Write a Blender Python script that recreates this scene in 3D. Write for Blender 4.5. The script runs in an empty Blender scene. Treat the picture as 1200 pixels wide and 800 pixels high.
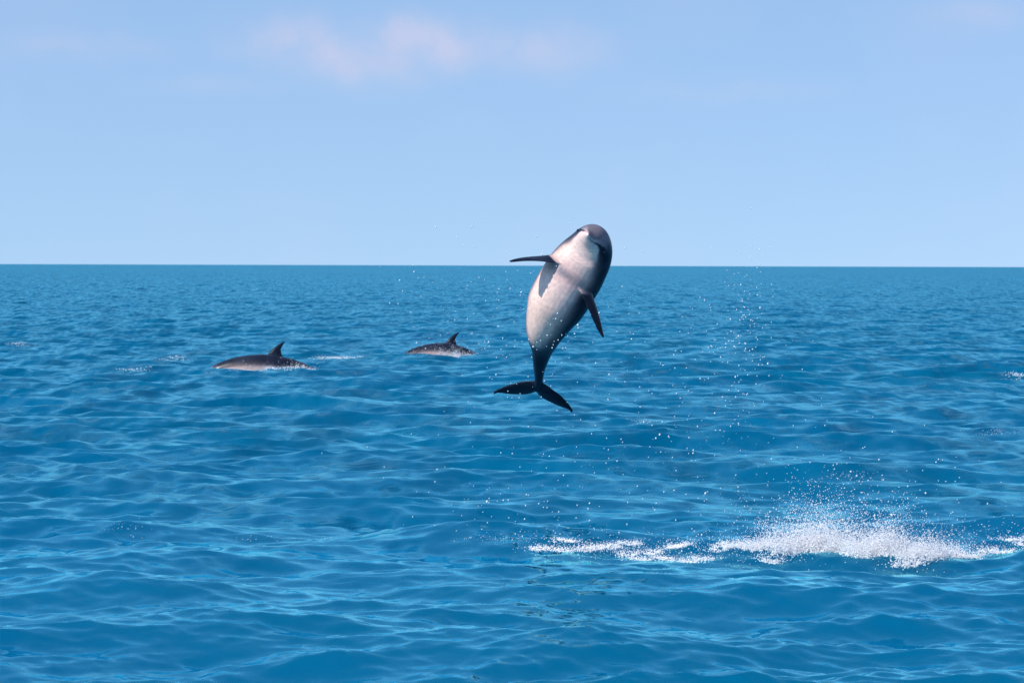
import bpy, bmesh, math, random
import numpy as np
from mathutils import Vector, Matrix

# ------------------------------------------------------------------ camera, light, sky
sc = bpy.context.scene
COL = sc.collection
F = 3400.0            # focal length in photo pixels (1200 px wide frame)
CAM_H = 1.8           # eye height above the water, standing in a small boat
HOR = 311.0           # horizon row at the centre column

cd = bpy.data.cameras.new('camera')
cam = bpy.data.objects.new('camera', cd)
COL.objects.link(cam)
sc.camera = cam
cd.sensor_width = 36.0
cd.lens = 36.0 * F / 1200.0
cd.clip_start = 0.5
cd.clip_end = 100000.0
cam.location = (0, 0, CAM_H)
pitch = math.atan((400 - HOR) / F)
cam.rotation_mode = 'QUATERNION'
R = Matrix.Rotation(math.radians(90) - pitch, 3, 'X') @ Matrix.Rotation(math.radians(0.17), 3, 'Z')
cam.rotation_quaternion = R.to_quaternion()
cd.dof.use_dof = True
cd.dof.focus_distance = F / 160
cd.dof.aperture_fstop = 11.0

SUN_EL, SUN_AZ = 47.0, 249.0      # azimuth clockwise from +Y (view direction): behind the boat, to the left
ae, aa = math.radians(SUN_EL), math.radians(SUN_AZ)
sun_dir = Vector((math.sin(aa) * math.cos(ae), math.cos(aa) * math.cos(ae), math.sin(ae)))
ld = bpy.data.lights.new('sun', 'SUN')
ld.energy = 5.0
ld.angle = math.radians(0.53)
ld.color = (1.0, 0.95, 0.88)
sun = bpy.data.objects.new('sun', ld)
COL.objects.link(sun)
sun.rotation_euler = (-sun_dir).to_track_quat('-Z', 'Y').to_euler()

w = bpy.data.worlds.new('World')
sc.world = w
w.use_nodes = True
NT = w.node_tree
NT.nodes.clear()


def node(nt, t, **kw):
    n = nt.nodes.new(t)
    for k, v in kw.items():
        setattr(n, k, v)
    return n


def math_n(nt, op, a, b=None, c=None):
    n = node(nt, 'ShaderNodeMath', operation=op)
    for i, v in enumerate((a, b, c)):
        if v is None:
            continue
        if isinstance(v, (int, float)):
            n.inputs[i].default_value = v
        else:
            nt.links.new(v, n.inputs[i])
    return n.outputs[0]


def mixc(nt, fac, a, b, blend='MIX'):
    n = node(nt, 'ShaderNodeMix', data_type='RGBA', blend_type=blend)
    for sock, v in ((n.inputs[0], fac), (n.inputs[6], a), (n.inputs[7], b)):
        if isinstance(v, (int, float)):
            sock.default_value = v
        elif isinstance(v, (tuple, list)):
            sock.default_value = (*v, 1)
        else:
            nt.links.new(v, sock)
    return n.outputs[2]


geo = node(NT, 'ShaderNodeTexCoord')
sep = node(NT, 'ShaderNodeSeparateXYZ')
NT.links.new(geo.outputs['Generated'], sep.inputs[0])
X, Y, Z = sep.outputs
# keep the sky sample out of the pale haze band that hugs the horizon
zz = math_n(NT, 'ADD', math_n(NT, 'MULTIPLY', math_n(NT, 'ABSOLUTE', Z), 0.65), 0.13)
cmb = node(NT, 'ShaderNodeCombineXYZ')
NT.links.new(X, cmb.inputs[0]); NT.links.new(Y, cmb.inputs[1]); NT.links.new(zz, cmb.inputs[2])
nrm = node(NT, 'ShaderNodeVectorMath', operation='NORMALIZE')
NT.links.new(cmb.outputs[0], nrm.inputs[0])
sky = node(NT, 'ShaderNodeTexSky', sky_type='NISHITA')
sky.sun_disc = False
sky.sun_elevation = ae
sky.sun_rotation = aa
sky.air_density = 1.0
sky.dust_density = 0.3
sky.ozone_density = 2.0
NT.links.new(nrm.outputs[0], sky.inputs[0])
SKY_TINT = (1.36, 1.44, 1.60)
skyc = mixc(NT, 1.0, sky.outputs[0], SKY_TINT, 'MULTIPLY')
# thin clouds: warped puffs low over the sea and a faint veil everywhere
nz = node(NT, 'ShaderNodeTexNoise')
nz.inputs['Scale'].default_value = 70
nz.inputs['Detail'].default_value = 6
NT.links.new(geo.outputs['Generated'], nz.inputs['Vector'])
warp = node(NT, 'ShaderNodeTexNoise')
warp.inputs['Scale'].default_value = 45
warp.inputs['Detail'].default_value = 5
NT.links.new(geo.outputs['Generated'], warp.inputs['Vector'])
wsep = node(NT, 'ShaderNodeSeparateColor')
NT.links.new(warp.outputs['Color'], wsep.inputs[0])
az = math_n(NT, 'ADD', math_n(NT, 'DIVIDE', X, math_n(NT, 'MAXIMUM', math_n(NT, 'ABSOLUTE', Y), 0.05)), math_n(NT, 'MULTIPLY_ADD', wsep.outputs[0], 0.030, -0.015))
el = math_n(NT, 'ADD', Z, math_n(NT, 'MULTIPLY_ADD', wsep.outputs[1], 0.014, -0.007))
front = math_n(NT, 'GREATER_THAN', Y, 0.0)
puffs = None
for (px, py, rx, ry, amp) in ((345, 52, 60, 27, .78), (420, 70, 75, 30, .9), (490, 56, 95, 28, .98), (640, 62, 70, 27, .6),
                              (1150, 22, 50, 18, .35), (90, 60, 120, 16, .22), (860, 110, 140, 14, .16), (250, 105, 90, 14, .2)):
    a0, e0 = (px - 600) / F, (HOR - py) / F
    dx = math_n(NT, 'POWER', math_n(NT, 'ABSOLUTE', math_n(NT, 'MULTIPLY', math_n(NT, 'SUBTRACT', az, a0), F / rx)), 2.0)
    dz = math_n(NT, 'POWER', math_n(NT, 'ABSOLUTE', math_n(NT, 'MULTIPLY', math_n(NT, 'SUBTRACT', el, e0), F / ry)), 2.0)
    g = math_n(NT, 'MULTIPLY', math_n(NT, 'EXPONENT', math_n(NT, 'MULTIPLY', math_n(NT, 'ADD', dx, dz), -1.0)), amp)
    puffs = g if puffs is None else math_n(NT, 'MAXIMUM', puffs, g)
puffs = math_n(NT, 'MULTIPLY', puffs, front)
tex = node(NT, 'ShaderNodeMapRange')
tex.inputs[1].default_value = 0.3; tex.inputs[2].default_value = 0.7
tex.inputs[3].default_value = 0.45; tex.inputs[4].default_value = 1.1
NT.links.new(nz.outputs[0], tex.inputs[0])
veil = node(NT, 'ShaderNodeTexNoise')
veil.inputs['Scale'].default_value = 9
veil.inputs['Detail'].default_value = 5
NT.links.new(geo.outputs['Generated'], veil.inputs['Vector'])
vr = node(NT, 'ShaderNodeMapRange')
vr.inputs[1].default_value = 0.45; vr.inputs[2].default_value = 0.75
vr.inputs[3].default_value = 0.0; vr.inputs[4].default_value = 0.2
NT.links.new(veil.outputs[0], vr.inputs[0])
cm = math_n(NT, 'MINIMUM', math_n(NT, 'ADD', math_n(NT, 'MULTIPLY', puffs, tex.outputs[0]), vr.outputs[0]), 1.0)
CLOUD = (6.9, 6.6, 8.4)
skyc = mixc(NT, math_n(NT, 'MULTIPLY', cm, 0.75), skyc, CLOUD)
bg = node(NT, 'ShaderNodeBackground')
NT.links.new(skyc, bg.inputs[0])
bg.inputs[1].default_value = 0.10
wo = node(NT, 'ShaderNodeOutputWorld')
NT.links.new(bg.outputs[0], wo.inputs[0])

vs = sc.view_settings
vs.view_transform = 'Standard'
vs.look = 'None'
vs.gamma = 1.0
vs.exposure = 0.0
vs.use_curve_mapping = False

rng = np.random.default_rng(7)


# ------------------------------------------------------------------ helpers
def tag(o, label=None, cat=None, group=None, kind=None):
    for k, v in (('label', label), ('category', cat), ('group', group), ('kind', kind)):
        if v:
            o[k] = v
    return o


def mesh_np(name, verts, faces, mat, smooth=True):
    """one mesh from numpy arrays; faces is (n,3) or (n,4)"""
    me = bpy.data.meshes.new(name)
    n, k = faces.shape
    me.vertices.add(len(verts))
    me.vertices.foreach_set('co', np.asarray(verts, np.float32).ravel())
    me.loops.add(n * k)
    me.loops.foreach_set('vertex_index', faces.astype(np.int32).ravel())
    me.polygons.add(n)
    me.polygons.foreach_set('loop_start', np.arange(0, n * k, k, dtype=np.int32))
    me.polygons.foreach_set('loop_total', np.full(n, k, np.int32))
    me.update(calc_edges=True)
    me.polygons.foreach_set('use_smooth', np.full(n, smooth, bool))
    if mat:
        me.materials.append(mat)
    o = bpy.data.objects.new(name, me)
    COL.objects.link(o)
    return o


def px(x, y, d):
    """point at depth d (metres along +Y) seen at photo pixel x, y"""
    yh = HOR + (x - 600) * 0.003
    return np.array([(x - 600) / F * d, d, CAM_H - (y - yh) / F * d])


def depth_of(x, y):
    """distance at which the mean water level is seen at photo row y"""
    return F * CAM_H / (y - (HOR + (x - 600) * 0.003))


# ------------------------------------------------------------------ sea surface
NW = 240
WIND = math.radians(-97)              # waves run towards the boat, a little across
lam = np.exp(rng.uniform(math.log(0.075), math.log(3.6), NW))
lam = np.sort(lam)[::-1]
spread = rng.normal(0, 1, NW) * np.interp(np.log(lam), [math.log(.16), math.log(4.0)], [0.85, 0.40])
th = WIND + spread
kx, ky = 2 * np.pi / lam * np.cos(th), 2 * np.pi / lam * np.sin(th)
ph = rng.uniform(0, 2 * np.pi, NW)
SLOPE = 0.235
slope_w = np.interp(np.log(lam), np.log([.075, .15, .35, .7, 1.2, 2.2, 3.6]), [.6, 1.0, 1.15, 1.05, .95, .95, .55])
slope_w *= SLOPE * math.sqrt(2) / math.sqrt((slope_w ** 2).sum())
amp = slope_w * lam / (2 * np.pi)
CHOP = 1.1


def sea(u, v, dr, lost=False):
    """displaced surface point for parameters u, v; dr = local sample spacing"""
    u = u.astype(np.float32); v = v.astype(np.float32)
    x = np.array(u); y = np.array(v); z = np.zeros_like(u)
    # gusts: patches where the short waves are stronger or weaker
    gust = 1.0 + 0.35 * np.sin(u * .31 + 1.7 * np.sin(v * .11)) * np.sin(v * .17 + 1.3 * np.sin(u * .23 + 2)) 
    lv = np.zeros(u.shape, np.float32)
    for i in range(NW):
        cut = np.clip((lam[i] / np.maximum(dr, 1e-3) - 1.6) / 1.2, 0, 1)
        lv += (1 - cut * cut) * slope_w[i] ** 2 / 2
        m = cut > 0
        if not m.any():
            continue
        p = (kx[i] * u[m] + ky[i] * v[m] + ph[i]).astype(np.float32)
        a = amp[i] * cut[m]
        if lam[i] < 1.2:
            a = a * gust[m]
        s, c = np.sin(p), np.cos(p)
        z[m] += a * c
        x[m] -= CHOP * a * math.cos(th[i]) * s
        y[m] -= CHOP * a * math.sin(th[i]) * s
    if lost:
        return np.stack([x, y, z], -1), lv
    return np.stack([x, y, z], -1)


def sea_at(x, y):
    return sea(np.array([x], float), np.array([y], float), np.array([0.05]))[0]


def build_sea():
    dense = np.radians(np.arange(-12.8, 12.8001, 0.040))
    out = [12.8]
    st = 0.1
    while out[-1] < 180:
        out.append(min(180, out[-1] + st)); st *= 1.35
    out = np.radians(np.array(out[1:]))
    ang = np.concatenate([-out[::-1], dense, out[:-1]])      # closed ring
    r = [1.2]
    while r[-1] < 8.5:
        r.append(r[-1] * 1.12)
    r[-1] = 8.5
    while r[-1] < 30000:
        d = r[-1]
        r.append(d + max(0.0215 * (d / 10.5) ** 1.38, 0.0014 * d) if d < 700 else d * 1.06)
    r = np.array(r)
    dr = np.gradient(r)
    A, Rr = np.meshgrid(ang, r)
    U, V = Rr * np.sin(A), Rr * np.cos(A)
    dA = np.gradient(ang)
    DR = np.maximum(dr[:, None], Rr * np.abs(dA)[None, :] * 0.9)
    DR = np.where(Rr > 60, np.minimum(DR, np.maximum(0.33, Rr * np.abs(dA)[None, :] * .9)), DR)
    P, lost = sea(U.ravel(), V.ravel(), DR.ravel(), True)
    # slope variance the sheet is too coarse to carry (true spacing) becomes surface roughness
    TR = np.maximum(dr[:, None] + 0 * Rr, Rr * np.abs(dA)[None, :]).ravel()
    tv = np.zeros_like(lost)
    for i in range(NW):
        tv += (1 - np.clip((lam[i] / TR - 1.6) / 1.6, 0, 1) ** 2) * slope_w[i] ** 2 / 2
    rgh = np.sqrt(np.sqrt(2 * tv)).astype(np.float32)
    nr, na = U.shape
    # flatten the far rim to a clean horizon
    fade = np.clip((3000 - Rr.ravel()) / 1500, 0, 1)
    P[:, 2] *= fade
    i = np.arange(nr - 1)[:, None] * na
    j = np.arange(na)[None, :]
    j2 = (j + 1) % na
    q = np.stack([i + j, i + j2, i + na + j2, i + na + j], -1).reshape(-1, 4)
    P = np.concatenate([P, [[0, 0, 0]]])
    # inner cap as thin quads so the sheet is closed under the boat
    c = len(P) - 1
    jj = np.arange(0, na - 1, 2)
    cap = np.stack([jj, jj + 1, (jj + 2) % na, np.full_like(jj, c)], -1)[:, ::-1]
    q = np.concatenate([q, cap])
    print('SEA', nr, na, len(q))
    o = mesh_np('sea_water', P, q, water_mat())
    a = o.data.attributes.new('rough', 'FLOAT', 'POINT')
    a.data.foreach_set('value', np.append(rgh, .1).astype(np.float32))
    tag(o, 'choppy deep blue sea reaching to the horizon', None, None, 'structure')
    return o


def principled(name):
    m = bpy.data.materials.new(name)
    m.use_nodes = True
    nt = m.node_tree
    return m, nt, nt.nodes['Principled BSDF']


def water_mat():
    m, nt, b = principled('sea_water')
    tc = node(nt, 'ShaderNodeTexCoord')
    # body colour: slow patches between blue and green-blue
    n0 = node(nt, 'ShaderNodeTexNoise')
    n0.inputs['Scale'].default_value = 0.12
    n0.inputs['Detail'].default_value = 3
    nt.links.new(tc.outputs['Object'], n0.inputs['Vector'])
    col = mixc(nt, n0.outputs[0], (0.0, 0.084, 0.205), (0.0, 0.103, 0.188))
    ra = node(nt, 'ShaderNodeAttribute', attribute_name='rough')
    rmap = node(nt, 'ShaderNodeMapRange')
    rmap.inputs[1].default_value = 0.25; rmap.inputs[2].default_value = 0.52
    rmap.inputs[3].default_value = 0.015; rmap.inputs[4].default_value = 0.30
    nt.links.new(ra.outputs['Fac'], rmap.inputs[0])
    fade = node(nt, 'ShaderNodeMapRange')
    fade.inputs[1].default_value = 0.15; fade.inputs[2].default_value = 0.42
    fade.inputs[3].default_value = 1.0; fade.inputs[4].default_value = 0.25
    nt.links.new(ra.outputs['Fac'], fade.inputs[0])
    # wave groups on the far water, where the sheet is coarse
    far = node(nt, 'ShaderNodeMapRange')
    far.inputs[1].default_value = 0.24; far.inputs[2].default_value = 0.42
    far.inputs[3].default_value = 0.0; far.inputs[4].default_value = 1.0
    nt.links.new(ra.outputs['Fac'], far.inputs[0])
    mp = node(nt, 'ShaderNodeMapping')
    mp.inputs['Scale'].default_value = (0.8, 0.22, 1.0)
    nt.links.new(tc.outputs['Object'], mp.inputs['Vector'])
    nf = node(nt, 'ShaderNodeTexNoise')
    nf.inputs['Scale'].default_value = 1.0
    nf.inputs['Detail'].default_value = 3
    nt.links.new(mp.outputs[0], nf.inputs['Vector'])
    bf = node(nt, 'ShaderNodeBump')
    bf.inputs['Distance'].default_value = 1.2
    nt.links.new(far.outputs[0], bf.inputs['Strength'])
    nt.links.new(nf.outputs[0], bf.inputs['Height'])
    prev = bf.outputs[0]
    for scale, dist, strn, det in ((5.0, 0.03, .12, 2), (16.0, 0.008, .32, 2)):
        n = node(nt, 'ShaderNodeTexNoise')
        n.inputs['Scale'].default_value = scale
        n.inputs['Detail'].default_value = det
        n.inputs['Roughness'].default_value = 0.5
        nt.links.new(tc.outputs['Object'], n.inputs['Vector'])
        bp = node(nt, 'ShaderNodeBump')
        nt.links.new(math_n(nt, 'MULTIPLY', fade.outputs[0], strn), bp.inputs['Strength'])
        bp.inputs['Distance'].default_value = dist
        nt.links.new(n.outputs[0], bp.inputs['Height'])
        if prev:
            nt.links.new(prev, bp.inputs['Normal'])
        prev = bp.outputs[0]
    nt.nodes.remove(b)
    # light scattered back out of the water body, under a sky-reflecting skin
    body = node(nt, 'ShaderNodeSubsurfaceScattering', falloff='BURLEY')
    body.inputs['Scale'].default_value = 1.0
    body.inputs['Radius'].default_value = (1.8, 1.8, 1.8)
    nt.links.new(col, body.inputs['Color'])
    nt.links.new(prev, body.inputs['Normal'])
    gl = node(nt, 'ShaderNodeBsdfGlossy')
    gl.inputs['Color'].default_value = (0.32, 0.92, 1.0, 1)
    nt.links.new(rmap.outputs[0], gl.inputs['Roughness'])
    nt.links.new(prev, gl.inputs['Normal'])
    fr = node(nt, 'ShaderNodeFresnel')
    fr.inputs['IOR'].default_value = 1.48
    nt.links.new(prev, fr.inputs['Normal'])
    cap = node(nt, 'ShaderNodeMapRange')
    cap.inputs[1].default_value = 0.08; cap.inputs[2].default_value = 0.30
    cap.inputs[3].default_value = 1.0; cap.inputs[4].default_value = 0.55
    nt.links.new(rmap.outputs[0], cap.inputs[0])
    mx = node(nt, 'ShaderNodeMixShader')
    nt.links.new(math_n(nt, 'MINIMUM', math_n(nt, 'MULTIPLY', math_n(nt, 'MULTIPLY', math_n(nt, 'POWER', fr.outputs[0], 1.3), 1.6), cap.outputs[0]), 0.97), mx.inputs[0])
    nt.links.new(body.outputs[0], mx.inputs[1])
    nt.links.new(gl.outputs[0], mx.inputs[2])
    nt.links.new(mx.outputs[0], nt.nodes['Material Output'].inputs['Surface'])
    return m


build_sea()


# ------------------------------------------------------------------ dolphins
def dolphin_mat():
    m, nt, b = principled('dolphin_skin')
    at = node(nt, 'ShaderNodeAttribute', attribute_name='pigment')     # 0 pale belly .. 1 dark back, plus the painted breast shadow
    at2 = node(nt, 'ShaderNodeAttribute', attribute_name='tan')
    tc = node(nt, 'ShaderNodeAttribute', attribute_name='rest')
    n = node(nt, 'ShaderNodeTexNoise')
    n.inputs['Scale'].default_value = 14
    n.inputs['Detail'].default_value = 5
    nt.links.new(tc.outputs['Vector'], n.inputs['Vector'])
    f = math_n(nt, 'ADD', at.outputs['Fac'], math_n(nt, 'MULTIPLY_ADD', n.outputs[0], 0.24, -0.12))
    cr = node(nt, 'ShaderNodeValToRGB')
    e = cr.color_ramp.elements
    e[0].position = 0.0; e[0].color = (0.82, 0.60, 0.54, 1)
    e[1].position = 1.0; e[1].color = (0.007, 0.012, 0.026, 1)
    for p, c in ((0.25, (0.70, 0.47, 0.43, 1)), (0.5, (0.26, 0.22, 0.25, 1)), (0.75, (0.040, 0.050, 0.085, 1))):
        x = e.new(p); x.color = c
    nt.links.new(f, cr.inputs[0])
    col = mixc(nt, at2.outputs['Fac'], cr.outputs[0], mixc(nt, at.outputs['Fac'], (0.84, 0.55, 0.43), (0.30, 0.24, 0.24)))
    # fine rake marks and blotches
    n2 = node(nt, 'ShaderNodeTexNoise')
    n2.inputs['Scale'].default_value = 60
    n2.inputs['Detail'].default_value = 4
    nt.links.new(tc.outputs['Vector'], n2.inputs['Vector'])
    mr = node(nt, 'ShaderNodeMapRange')
    mr.inputs[1].default_value = 0.35; mr.inputs[2].default_value = 0.7
    mr.inputs[3].default_value = 0.82; mr.inputs[4].default_value = 1.08
    nt.links.new(n2.outputs[0], mr.inputs[0])
    col = mixc(nt, 1.0, col, mr.outputs[0], 'MULTIPLY')
    nt.links.new(col, b.inputs['Base Color'])
    b.inputs['Roughness'].default_value = 0.38
    b.inputs['IOR'].default_value = 1.33
    b.inputs['Coat Weight'].default_value = 0.1
    b.inputs['Specular IOR Level'].default_value = 0.3
    b.inputs['Coat Roughness'].default_value = 0.12
    b.inputs['Coat IOR'].default_value = 1.33
    bp = node(nt, 'ShaderNodeBump')
    bp.inputs['Strength'].default_value = 0.25
    bp.inputs['Distance'].default_value = 0.004
    nt.links.new(n2.outputs[0], bp.inputs['Height'])
    nt.links.new(bp.outputs[0], b.inputs['Normal'])
    return m


SKIN = dolphin_mat()


def eye_mat():
    m, nt, b = principled('dolphin_eye')
    n = node(nt, 'ShaderNodeTexNoise')
    n.inputs['Scale'].default_value = 80
    nt.links.new(mixc(nt, n.outputs[0], (0.006, 0.006, 0.008), (0.02, 0.016, 0.014)), b.inputs['Base Color'])
    b.inputs['Roughness'].default_value = 0.08
    return m


EYE = eye_mat()

#       s      width  top    bottom      (fractions of the body length)
PROF = np.array([
    (0.000, .0040, .0035, .0040), (0.010, .0130, .0090, .0120), (0.030, .0225, .0125, .0180),
    (0.055, .0320, .0190, .0255), (0.072, .0430, .0380, .0320), (0.095, .0590, .0600, .0420),
    (0.130, .0800, .0790, .0600), (0.180, .1020, .0930, .0800), (0.250, .1240, .1080, .1060),
    (0.340, .1370, .1180, .1240), (0.420, .1380, .1215, .1300), (0.500, .1320, .1180, .1290),
    (0.560, .1130, .1060, .1150), (0.630, .0890, .0910, .0940), (0.690, .0680, .0750, .0720),
    (0.760, .0450, .0570, .0520), (0.840, .0310, .0440, .0390), (0.910, .0210, .0320, .0290),
    (0.970, .0170, .0210, .0200), (1.010, .0140, .0120, .0120)])


def pchip(xs, ys, x):
    h = np.diff(xs); d = np.diff(ys) / h
    m = np.zeros_like(ys)
    for i in range(1, len(xs) - 1):
        if d[i - 1] * d[i] > 0:
            w1, w2 = 2 * h[i] + h[i - 1], h[i] + 2 * h[i - 1]
            m[i] = (w1 + w2) / (w1 / d[i - 1] + w2 / d[i])
    m[0], m[-1] = d[0], d[-1]
    i = np.clip(np.searchsorted(xs, x) - 1, 0, len(h) - 1)
    t = (x - xs[i]) / h[i]
    return ((1 + 2 * t) * (1 - t) ** 2 * ys[i] + t * (1 - t) ** 2 * h[i] * m[i]
            + t * t * (3 - 2 * t) * ys[i + 1] + t * t * (t - 1) * h[i] * m[i + 1])


def prof(s, fat=1.0):
    s = np.clip(s, 0, 1.01)
    return [pchip(PROF[:, 0], PROF[:, k], s) * fat for k in (1, 2, 3)]


def loft_fin(bm, stations, span, chord, thick, root):
    """stations: (span distance, leading-edge offset, chord length, thickness)"""
    span, chord, thick, root = map(Vector, (span, chord, thick, root))
    rings = []
    NP = 14
    for (t, le, c, th_) in stations:
        ring = []
        for k in range(NP):
            a = 2 * math.pi * k / NP
            u = 0.5 - 0.5 * math.cos(a)
            tk = math.sin(a) * 0.5 * (1.25 * math.sqrt(max(u, 0)) * (1 - u) * 1.55 + 0.10)
            ring.append(bm.verts.new(root + span * t + chord * (le + u * c) + thick * (tk * th_)))
        rings.append(ring)
    for a, b in zip(rings, rings[1:]):
        for k in range(NP):
            bm.faces.new((a[k], a[(k + 1) % NP], b[(k + 1) % NP], b[k]))
    bm.faces.new(rings[0]); bm.faces.new(rings[-1][::-1])


def rest_dolphin(fat, flippers, dorsal=1.0, fluke=1.0, voxel=.0045):
    """unit-length dolphin along +X (nose at 0), +Y its left, +Z its back; fused into one skin"""
    bm = bmesh.new()
    ss = np.concatenate([np.linspace(0, .1, 16)[:-1], np.linspace(.1, 1.01, 60)])
    W, T, B = prof(ss, fat)
    NR = 40
    rings = []
    for s, wv, tv, bv in zip(ss, W, T, B):
        ring = []
        for k in range(NR):
            a = 2 * math.pi * k / NR
            y, z = math.cos(a), math.sin(a)
            ring.append(bm.verts.new((s, y * wv, z * (tv if z > 0 else bv))))
        rings.append(ring)
    for a, b in zip(rings, rings[1:]):
        for k in range(NR):
            bm.faces.new((a[k], a[(k + 1) % NR], b[(k + 1) % NR], b[k]))
    bm.faces.new(rings[0][::-1]); bm.faces.new(rings[-1])
    # flukes: two swept lobes with a notch between
    fl = fluke
    for sgn in (-1, 1):
        st = []
        for t in np.linspace(0, 1, 11):
            le = -0.040 + 0.105 * t ** 1.25 + .035 * t ** 4
            te = 0.052 + 0.030 * math.sin(math.pi * min(t * 1.15, 1)) * .55 + 0.062 * t ** 1.6 - .018 * math.exp(-(t / .10) ** 2)
            if t > .97:
                te = le + .026
            st.append((t * .178 * fl, le * fl, max((te - le), .024) * fl, (.024 * (1 - t) ** .8 + .009) * fl))
        loft_fin(bm, st, (0, sgn, 0), (1, 0, 0), (0, 0, 1), (.985, -sgn * .004, 0))
    # dorsal fin
    st = []
    dh = .098 * dorsal
    for t in np.linspace(0, 1, 10):
        le = 0.0 + .085 * t ** .9 + .035 * t ** 3
        te = .125 - .022 * math.sin(math.pi * min(t * 1.05, 1)) + .006 * t
        st.append((t * dh, le, max(te - le, .014), .028 * (1 - t) ** .7 + .009))
    zt = prof(np.array([.50]), fat)[1][0]
    loft_fin(bm, st, (0, 0, 1), (1, 0, 0), (0, 1, 0), (.45, 0, zt - .012))
    # flippers
    for (s0, phi, span, chord, ln, cl) in flippers:
        span = Vector(span).normalized()
        chord = Vector(chord)
        chord = (chord - span * chord.dot(span)).normalized()
        thick = span.cross(chord)
        wv, tv, bv = [q[0] for q in prof(np.array([s0]), fat)]
        root = Vector((s0, math.sin(phi) * wv * .86, -math.cos(phi) * bv * .86))
        st = []
        for t in np.linspace(0, 1, 11):
            le = -.5 * cl * (1 - .2 * t) + .42 * cl * t ** 1.8
            c = cl * (1 - .22 * t - .60 * t ** 2.2)
            st.append((t * ln, le, max(c, .012), .026 * (1 - t) ** .7 + .009))
        loft_fin(bm, st, span, chord, thick, root)
    bmesh.ops.recalc_face_normals(bm, faces=bm.faces)
    me = bpy.data.meshes.new('rest')
    bm.to_mesh(me); bm.free()
    tmp = bpy.data.objects.new('rest', me)
    COL.objects.link(tmp)
    rm = tmp.modifiers.new('r', 'REMESH'); rm.mode = 'VOXEL'; rm.voxel_size = voxel; rm.adaptivity = 0.0
    sm = tmp.modifiers.new('s', 'SMOOTH'); sm.factor = .5; sm.iterations = 4
    dg = bpy.context.evaluated_depsgraph_get()
    out = bpy.data.meshes.new_from_object(tmp.evaluated_get(dg))
    bpy.data.objects.remove(tmp); bpy.data.meshes.remove(me)
    return out


def sstep(a, b, x):
    t = np.clip((x - a) / (b - a), 0, 1)
    return t * t * (3 - 2 * t)


def pigment(co, fat, chest_shade, cape):
    s, y, z = co[:, 0], co[:, 1], co[:, 2]
    W, T, B = prof(s, fat)
    r = np.sqrt((y / W) ** 2 + (z / np.where(z > 0, T, B)) ** 2)
    hgt = np.where(z > 0, z / T, z / B)                      # -1 belly .. 1 back
    hgt = hgt / np.maximum(r, 1)
    # edge of the dark cape: high on the face, dipping on the flank, low at the tail
    edge = np.interp(s, [0, .06, .12, .22, .34, .5, .60, .66, .72, .78, 1], [.15, .15, .02, -.08, -.16, -.20, -.26, -.45, -.95, -1.5, -1.6])
    edge = edge + cape * sstep(.04, .13, s) * (1 + .3 * np.exp(-((s - .19) / .08) ** 2))
    wid = np.interp(s, [0, .1, .3, .6, .8], [.15, .18, .22, .26, .4])
    p = sstep(edge - wid, edge + wid, hgt) * .97
    # flipper and head shadow painted into the skin as a grey band
    if chest_shade:
        band = np.exp(-((s - .345) / .055) ** 2) * sstep(.9, -.2, hgt) * chest_shade
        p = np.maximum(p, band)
    mouth = np.exp(-((hgt - np.interp(s, [0, .06, .1], [-.05, -.1, -.02])) / .10) ** 2) * sstep(.11, .07, s) * sstep(0, .008, s)
    p = np.maximum(p, mouth * .75)
    lip = sstep(.12, .05, s) * sstep(.05, .15, hgt) * sstep(.75, .3, hgt)
    p = p * (1 - .45 * lip)
    p = p * (1 - .38 * sstep(.17, .10, s) * (hgt > .1))
    fin = sstep(1.05, 1.14, r)
    fin = np.where((s < .8), fin, 0)
    p = np.maximum(p, fin)
    p = np.where(s > .985, 1.0, p)
    # tan flank patch
    tanp = np.exp(-((s - .30) / .14) ** 2) * np.exp(-((hgt - edge + .02) / .26) ** 2) * .55 * (1 - fin)
    tanp = np.maximum(tanp, .6 * np.exp(-((s - .56) / .11) ** 2) * sstep(-.2, -.6, hgt) * (1 - fin))
    return np.clip(p, 0, 1).astype(np.float32), tanp.astype(np.float32)


def catmull(P, n):
    P = np.asarray(P, float)
    Q = np.vstack([2 * P[0] - P[1], P, 2 * P[-1] - P[-2]])
    out = []
    for i in range(1, len(Q) - 2):
        for t in np.linspace(0, 1, n, endpoint=False):
            a, b, c, d = Q[i - 1], Q[i], Q[i + 1], Q[i + 2]
            out.append(.5 * ((2 * b) + (c - a) * t + (2 * a - 5 * b + 4 * c - d) * t ** 2 + (3 * b - a - 3 * c + d) * t ** 3))
    out.append(P[-1])
    return np.array(out)


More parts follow.
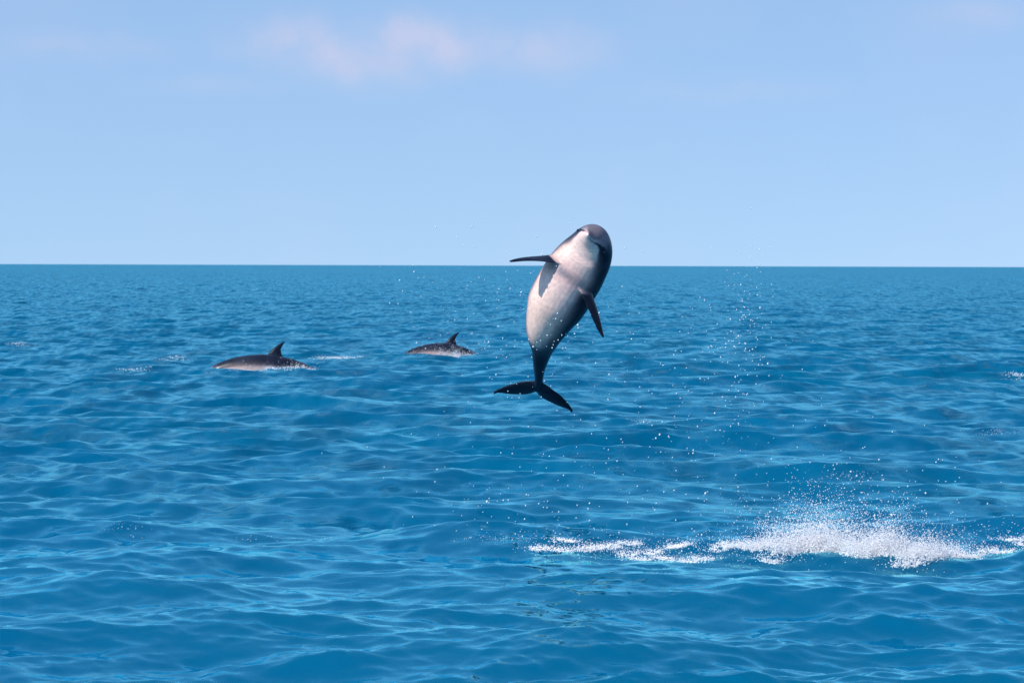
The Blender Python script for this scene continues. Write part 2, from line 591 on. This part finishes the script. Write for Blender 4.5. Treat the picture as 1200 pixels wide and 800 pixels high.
def make_dolphin(spine, ventral, fat, flippers, label, group, dorsal=1.0, fluke=1.0, chest_shade=0.0, cape=0.0, name='dolphin'):
    """spine: world points nose -> tail; ventral: world direction(s) the belly faces"""
    me = rest_dolphin(fat, flippers, dorsal, fluke, .0045 if group is None else .0055)
    co = np.zeros(len(me.vertices) * 3, np.float32)
    me.vertices.foreach_get('co', co)
    co = co.reshape(-1, 3).astype(float)
    pg, tn = pigment(co, fat, chest_shade, cape)
    C = catmull(spine, 24)
    seg = np.linalg.norm(np.diff(C, axis=0), axis=1)
    arc = np.concatenate([[0], np.cumsum(seg)])
    L = arc[-1]
    N = 240
    ts = np.linspace(0, L, N)
    Cs = np.stack([np.interp(ts, arc, C[:, k]) for k in range(3)], -1)
    # smooth tangents
    T = np.gradient(Cs, axis=0)
    ker = np.hanning(15); ker /= ker.sum()
    T = np.stack([np.convolve(np.pad(T[:, k], 7, mode='edge'), ker, 'valid') for k in range(3)], -1)
    T /= np.linalg.norm(T, axis=1)[:, None]
    ventral = np.atleast_2d(np.asarray(ventral, float))
    vk = np.linspace(0, 1, len(ventral))
    V = np.stack([np.interp(np.linspace(0, 1, N), vk, ventral[:, k]) for k in range(3)], -1)
    V -= T * (V * T).sum(1)[:, None]
    V /= np.linalg.norm(V, axis=1)[:, None]
    LAT = np.cross(V, T)          # +Y of the rest pose

    def place(c):
        s = c[:, 0]
        f = np.clip(s, 0, 1) * (N - 1)
        i0 = np.clip(f.astype(int), 0, N - 2); t = (f - i0)[:, None]
        lerp = lambda A: A[i0] * (1 - t) + A[i0 + 1] * t
        p, tt, v, la = lerp(Cs), lerp(T), lerp(V), lerp(LAT)
        ex = (s - np.clip(s, 0, 1))[:, None]
        return p + (tt * ex + la * c[:, 1:2] - v * c[:, 2:3]) * L

    P = place(co)
    base = P.mean(0)
    root = bpy.data.objects.new(name, None)
    root.empty_display_size = .2
    COL.objects.link(root)
    root.location = base
    me.vertices.foreach_set('co', (P - base).astype(np.float32).ravel())
    me.name = 'body'
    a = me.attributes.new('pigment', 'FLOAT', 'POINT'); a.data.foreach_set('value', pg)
    a = me.attributes.new('tan', 'FLOAT', 'POINT'); a.data.foreach_set('value', tn)
    a = me.attributes.new('rest', 'FLOAT_VECTOR', 'POINT'); a.data.foreach_set('vector', co.astype(np.float32).ravel())
    me.materials.clear(); me.materials.append(SKIN)
    me.polygons.foreach_set('use_smooth', np.full(len(me.polygons), True))
    me.update()
    body = bpy.data.objects.new('body', me)
    COL.objects.link(body); body.parent = root
    for sgn in (-1, 1):
        s0 = .128
        wv, tv, bv = [q[0] for q in prof(np.array([s0]), fat)]
        c = place(np.array([[s0, sgn * wv * .975, -bv * .08]]))[0] - base
        b2 = bmesh.new()
        bmesh.ops.create_icosphere(b2, subdivisions=2, radius=.0125)
        m2 = bpy.data.meshes.new('eye'); b2.to_mesh(m2); b2.free()
        m2.polygons.foreach_set('use_smooth', np.full(len(m2.polygons), True))
        m2.materials.append(EYE)
        e = bpy.data.objects.new('eye', m2)
        COL.objects.link(e); e.parent = root; e.location = c
    tag(root, label, 'dolphin', group)
    return root


# leaping dolphin: spine traced nose to tail, third value = how far it leans towards the boat (photo px)
DJ = F / 160.0      # distance of the leap: 160 photo px to the metre
leap = [(689, 275, 62), (690.5, 277.5, 46), (693, 283, 27), (689, 296, 11), (674, 319, 0), (653, 354, -3), (640, 385, -13),
        (636, 408, -33), (632.3, 431, -55), (631.6, 445, -68), (629.2, 455, -80)]
spine = [px(x, y, DJ - d * DJ / F) for (x, y, d) in leap]
flip = [
    # the dolphin's right flipper (held straight out, edge-on) and its left one (hanging back)
    (.315, math.radians(-42), (.78, -.78, -1.05), (.1, .47, -.88), .235, .125),
    (.365, math.radians(58), (.60, .85, .10), (.3, -.2, -1.0), .24, .085),
]
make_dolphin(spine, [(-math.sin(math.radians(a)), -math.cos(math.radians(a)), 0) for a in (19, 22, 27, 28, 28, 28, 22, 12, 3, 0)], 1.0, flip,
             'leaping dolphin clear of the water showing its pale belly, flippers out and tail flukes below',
             None, dorsal=.8, fluke=1.08, chest_shade=.5, cape=-.46)

std_flip = [(.26, math.radians(-55), (.75, -.5, -.55), (.7, 0, .5), .16, .07), (.26, math.radians(55), (.75, .5, -.55), (.7, 0, .5), .16, .07)]


def surface_dolphin(pts, d, ventral, label, fat=.78, dorsal=1.0):
    sp = [px(x, y, d + q) for (x, y, q) in pts]
    return make_dolphin(sp, ventral, fat, std_flip, label, 'dolphins surfacing behind the leaping one', dorsal=dorsal, cape=.0)


D1 = depth_of(300, 434)
surface_dolphin([(232, 447, -.10), (247, 440, -.06), (270, 435, -.02), (308, 432, 0), (346, 433.5, .02), (366, 440, .05), (384, 454, .08), (393, 468, .10)],
                D1, (0.0, -.40, -1), 'dolphin surfacing with its long dark back, hooked fin and pale flank out of the water', dorsal=1.2)
D2 = depth_of(520, 415)
surface_dolphin([(462, 428, -.1), (479, 420, -.05), (506, 415, 0), (535, 415, 0), (556, 420, .03), (572, 430, .06), (583, 441, .08)],
                D2, (0.0, -.4, -1), 'dolphin surfacing in a small burst of spray, dark fin tip above splashing white water', dorsal=1.35)


# ------------------------------------------------------------------ spray and foam
def foam_mat(name, rough, base):
    m, nt, b = principled(name)
    tc = node(nt, 'ShaderNodeTexCoord')
    n = node(nt, 'ShaderNodeTexNoise')
    n.inputs['Scale'].default_value = 25
    n.inputs['Detail'].default_value = 4
    nt.links.new(tc.outputs['Object'], n.inputs['Vector'])
    nt.links.new(mixc(nt, n.outputs[0], base, tuple(min(1, c * 1.12) for c in base)), b.inputs['Base Color'])
    b.inputs['Roughness'].default_value = rough
    b.inputs['IOR'].default_value = 1.333
    b.inputs['Subsurface Weight'].default_value = 0.0
    return m


FOAM = foam_mat('sea_foam', .35, (.89, .88, .90))
DROP = foam_mat('water_drop', .12, (.80, .84, .90))

# each drop is a small eight-sided bead, jittered out of shape
ICO_V = np.array([(1, 0, 0), (-1, 0, 0), (0, 1, 0), (0, -1, 0), (0, 0, 1), (0, 0, -1)], float)
ICO_F = np.array([(0, 2, 4), (2, 1, 4), (1, 3, 4), (3, 0, 4), (2, 0, 5), (1, 2, 5), (3, 1, 5), (0, 3, 5)])


def drops(name, pos, rad, mat, label, stretch=None, kind='stuff'):
    """one mesh of small wobbly drops"""
    pos = np.asarray(pos, float); rad = np.asarray(rad, float)
    n = len(pos)
    jit = rng.uniform(.65, 1.35, (n, len(ICO_V), 1))
    sc3 = np.ones((n, 1, 3)) if stretch is None else np.asarray(stretch)[:, None, :]
    V = pos[:, None, :] + ICO_V[None] * jit * rad[:, None, None] * sc3
    Fc = (ICO_F[None] + (np.arange(n) * len(ICO_V))[:, None, None]).reshape(-1, 3)
    base = pos.mean(0)
    o = mesh_np(name, V.reshape(-1, 3) - base, Fc, mat)
    o.location = base
    tag(o, label, 'splash', None, kind)
    return o


def surf_z(x, y):
    return sea(np.asarray(x, float), np.asarray(y, float), np.full(len(x), .05))[:, 2]


def hit_depth(x, y):
    """distance at which the line of sight through photo pixel x, y first meets the waves"""
    dm = depth_of(x, y)
    ds = np.linspace(dm * .78, dm * 1.3, 160)
    X0 = (x - 600) / F * ds
    zr = CAM_H - (y - (HOR + (x - 600) * .003)) / F * ds
    k = np.nonzero(zr <= surf_z(X0, ds))[0]
    return ds[k[0]] if len(k) else depth_of(x, y)


def splash(name, label, env, dens, spread_d, r_foam, r_drop, loft=1.0, ndrop=600, plumes=24, pw=.05):
    """env rows: photo x, base row, foam height in px, weight. Foam thrown up in plumes from the water along that line"""
    env = np.asarray(env, float)
    wx = np.linspace(env[0, 0], env[-1, 0], 90 if len(env) > 8 else 14)
    dh = np.array([hit_depth(a, b) for a, b in zip(wx, np.interp(wx, env[:, 0], env[:, 1]))])
    if len(env) > 5:
        dh = np.convolve(np.pad(dh, 6, mode='edge'), np.ones(13) / 13, 'valid')
    wgt = np.interp(wx, env[:, 0], env[:, 3]); cdf = np.cumsum(wgt); cdf /= cdf[-1]
    # plume centres
    pxc = np.interp((np.arange(plumes) + rng.random(plumes)) / plumes, cdf, wx)
    ph_ = np.interp(pxc, env[:, 0], env[:, 2]) * rng.lognormal(-.45, .5, plumes)
    pd = np.interp(pxc, wx, dh) + rng.normal(0, spread_d, plumes)
    lean = rng.normal(0, .35, (plumes, 2))
    k = rng.integers(0, plumes, dens)
    u = rng.random(dens) ** 1.35
    hm = ph_[k] / F * pd[k]
    wid = pw * (.55 + .9 * u) * rng.lognormal(0, .35, dens)
    a = rng.uniform(0, 2 * np.pi, dens)
    x = (pxc[k] - 600) / F * pd[k] + np.cos(a) * wid * 1.5 + lean[k, 0] * u * hm
    d = pd[k] + np.sin(a) * wid + lean[k, 1] * u * hm
    z = surf_z(x, d) + u * hm * rng.uniform(.55, 1.1, dens) - .004
    rf = rng.uniform(*r_foam, dens) * (1.2 - .75 * u)
    P = np.stack([x, d, z], -1)
    m = ndrop
    x2 = np.interp(rng.random(m), cdf, wx) + rng.normal(0, 10, m)
    h2 = np.interp(x2, env[:, 0], env[:, 2])
    d2 = np.interp(x2, wx, dh) + rng.normal(0, spread_d * 1.6, m)
    w2 = (x2 - 600) / F * d2
    z2 = surf_z(w2, d2) + np.abs(rng.normal(0, 1, m)) * (h2 * .52 + 4) / F * d2 * loft
    P2 = np.stack([w2, d2, z2], -1)
    r2 = rng.uniform(*r_drop, m) * rng.lognormal(-.2, .35, m)
    return drops(name, np.vstack([P, P2]), np.concatenate([rf, r2]), FOAM, label)


splash('splash_foam', 'white burst of splashing foam thrown up on the near wave beside the leap',
       [(600, 636, 5, .05), (640, 641, 6, .16), (700, 650, 8, .3), (750, 656, 10, .4), (800, 654, 11, .42), (850, 648, 10, .3), (880, 646, 15, .45),
        (905, 644, 32, 1.1), (930, 645, 40, 1.8), (975, 646, 56, 2.6), (1000, 647, 46, 2.4), (1050, 651, 44, 2.2), (1080, 654, 38, 1.5),
        (1100, 656, 28, 1.0), (1130, 652, 18, .55), (1160, 642, 14, .3), (1185, 636, 14, .3), (1230, 632, 12, .3)],
       38000, .12, (.0015, .0054), (.0013, .0038), 1.0, 5000, plumes=120, pw=.045)
splash('foam_wake', 'thin white wash along the flank of the long backed surfacing dolphin',
       [(240, 434, 4, .6), (260, 437, 6, .6), (285, 438, 9, .8), (310, 438, 8, .7), (335, 436, 6, .6), (352, 430, 9, .9), (372, 434, 4, .4)], 1300, .05, (.003, .008), (.004, .008), .8, 60)
splash('foam_wake', 'white spray bursting round the small fin of the splashing surfacing dolphin',
       [(478, 415, 5, .5), (500, 416, 9, .7), (515, 417, 17, 1.0), (530, 418, 10, 1.5), (545, 416, 19, 1.2), (560, 415, 9, .6)], 2200, .10, (.003, .010), (.003, .007), 1.3, 320)
for (x, y, hw, hh, n) in ((395, 420, 26, 7, 700), (205, 422, 16, 2, 200), (158, 433, 20, 1.5, 160), (22, 404, 14, 2, 160), (1193, 440, 10, 6, 160), (1170, 508, 20, 3, 150), (1000, 560, 50, 3, 110), (330, 632, 70, 2, 90), (600, 632, 60, 3, 130), (150, 622, 26, 2, 40), (753, 494, 14, 4, 120)):
    splash('foam_patch', 'small ragged patch of white foam on the blue water', [(x - hw, y, hh * .3, .1), (x, y, hh, 1), (x + hw, y, hh * .3, .1)],
           n, .12 if y < 460 else .06, (.003, .008) if y < 460 else (.0012, .003), (.001, .0028), .6, n // 10, plumes=9, pw=.09 if y < 460 else .05)

# falling drops shed by the leaping dolphin
pts, rad, stv = [], [], []
def rain(n, cx, cy, sx, sy, dm=DJ, sd=.5, r=(.0022, .0052)):
    for _ in range(n):
        x, y = rng.normal(cx, sx), rng.normal(cy, sy)
        d = dm + rng.normal(0, sd)
        if y > 800 or y < 225:
            continue
        p = px(x, y, d)
        if p[2] < .05:
            continue
        pts.append(p); q = rng.uniform(*r) * (1.0 if rng.random() > .08 else 1.5); rad.append(q)
        stv.append((1, 1, rng.uniform(1, 1.7)))
rain(130, 880, 370, 14, 55)
rain(110, 840, 430, 40, 70)
rain(120, 800, 480, 60, 60)
rain(90, 700, 400, 60, 60)
rain(60, 600, 380, 40, 60)
rain(60, 540, 400, 50, 60)
rain(45, 650, 395, 18, 8)
rain(110, 690, 560, 110, 45, DJ * .93, .5)
rain(160, 980, 585, 80, 18, DJ * .86, .4, (.002, .0048))
rain(60, 600, 600, 60, 25, DJ * .88, .4, (.002, .0048))
rain(30, 560, 290, 60, 30)
rain(40, 1000, 530, 90, 40, DJ * .91)
drops('spray_droplets', pts, rad, DROP, 'loose white water drops falling round the leaping dolphin', stv)
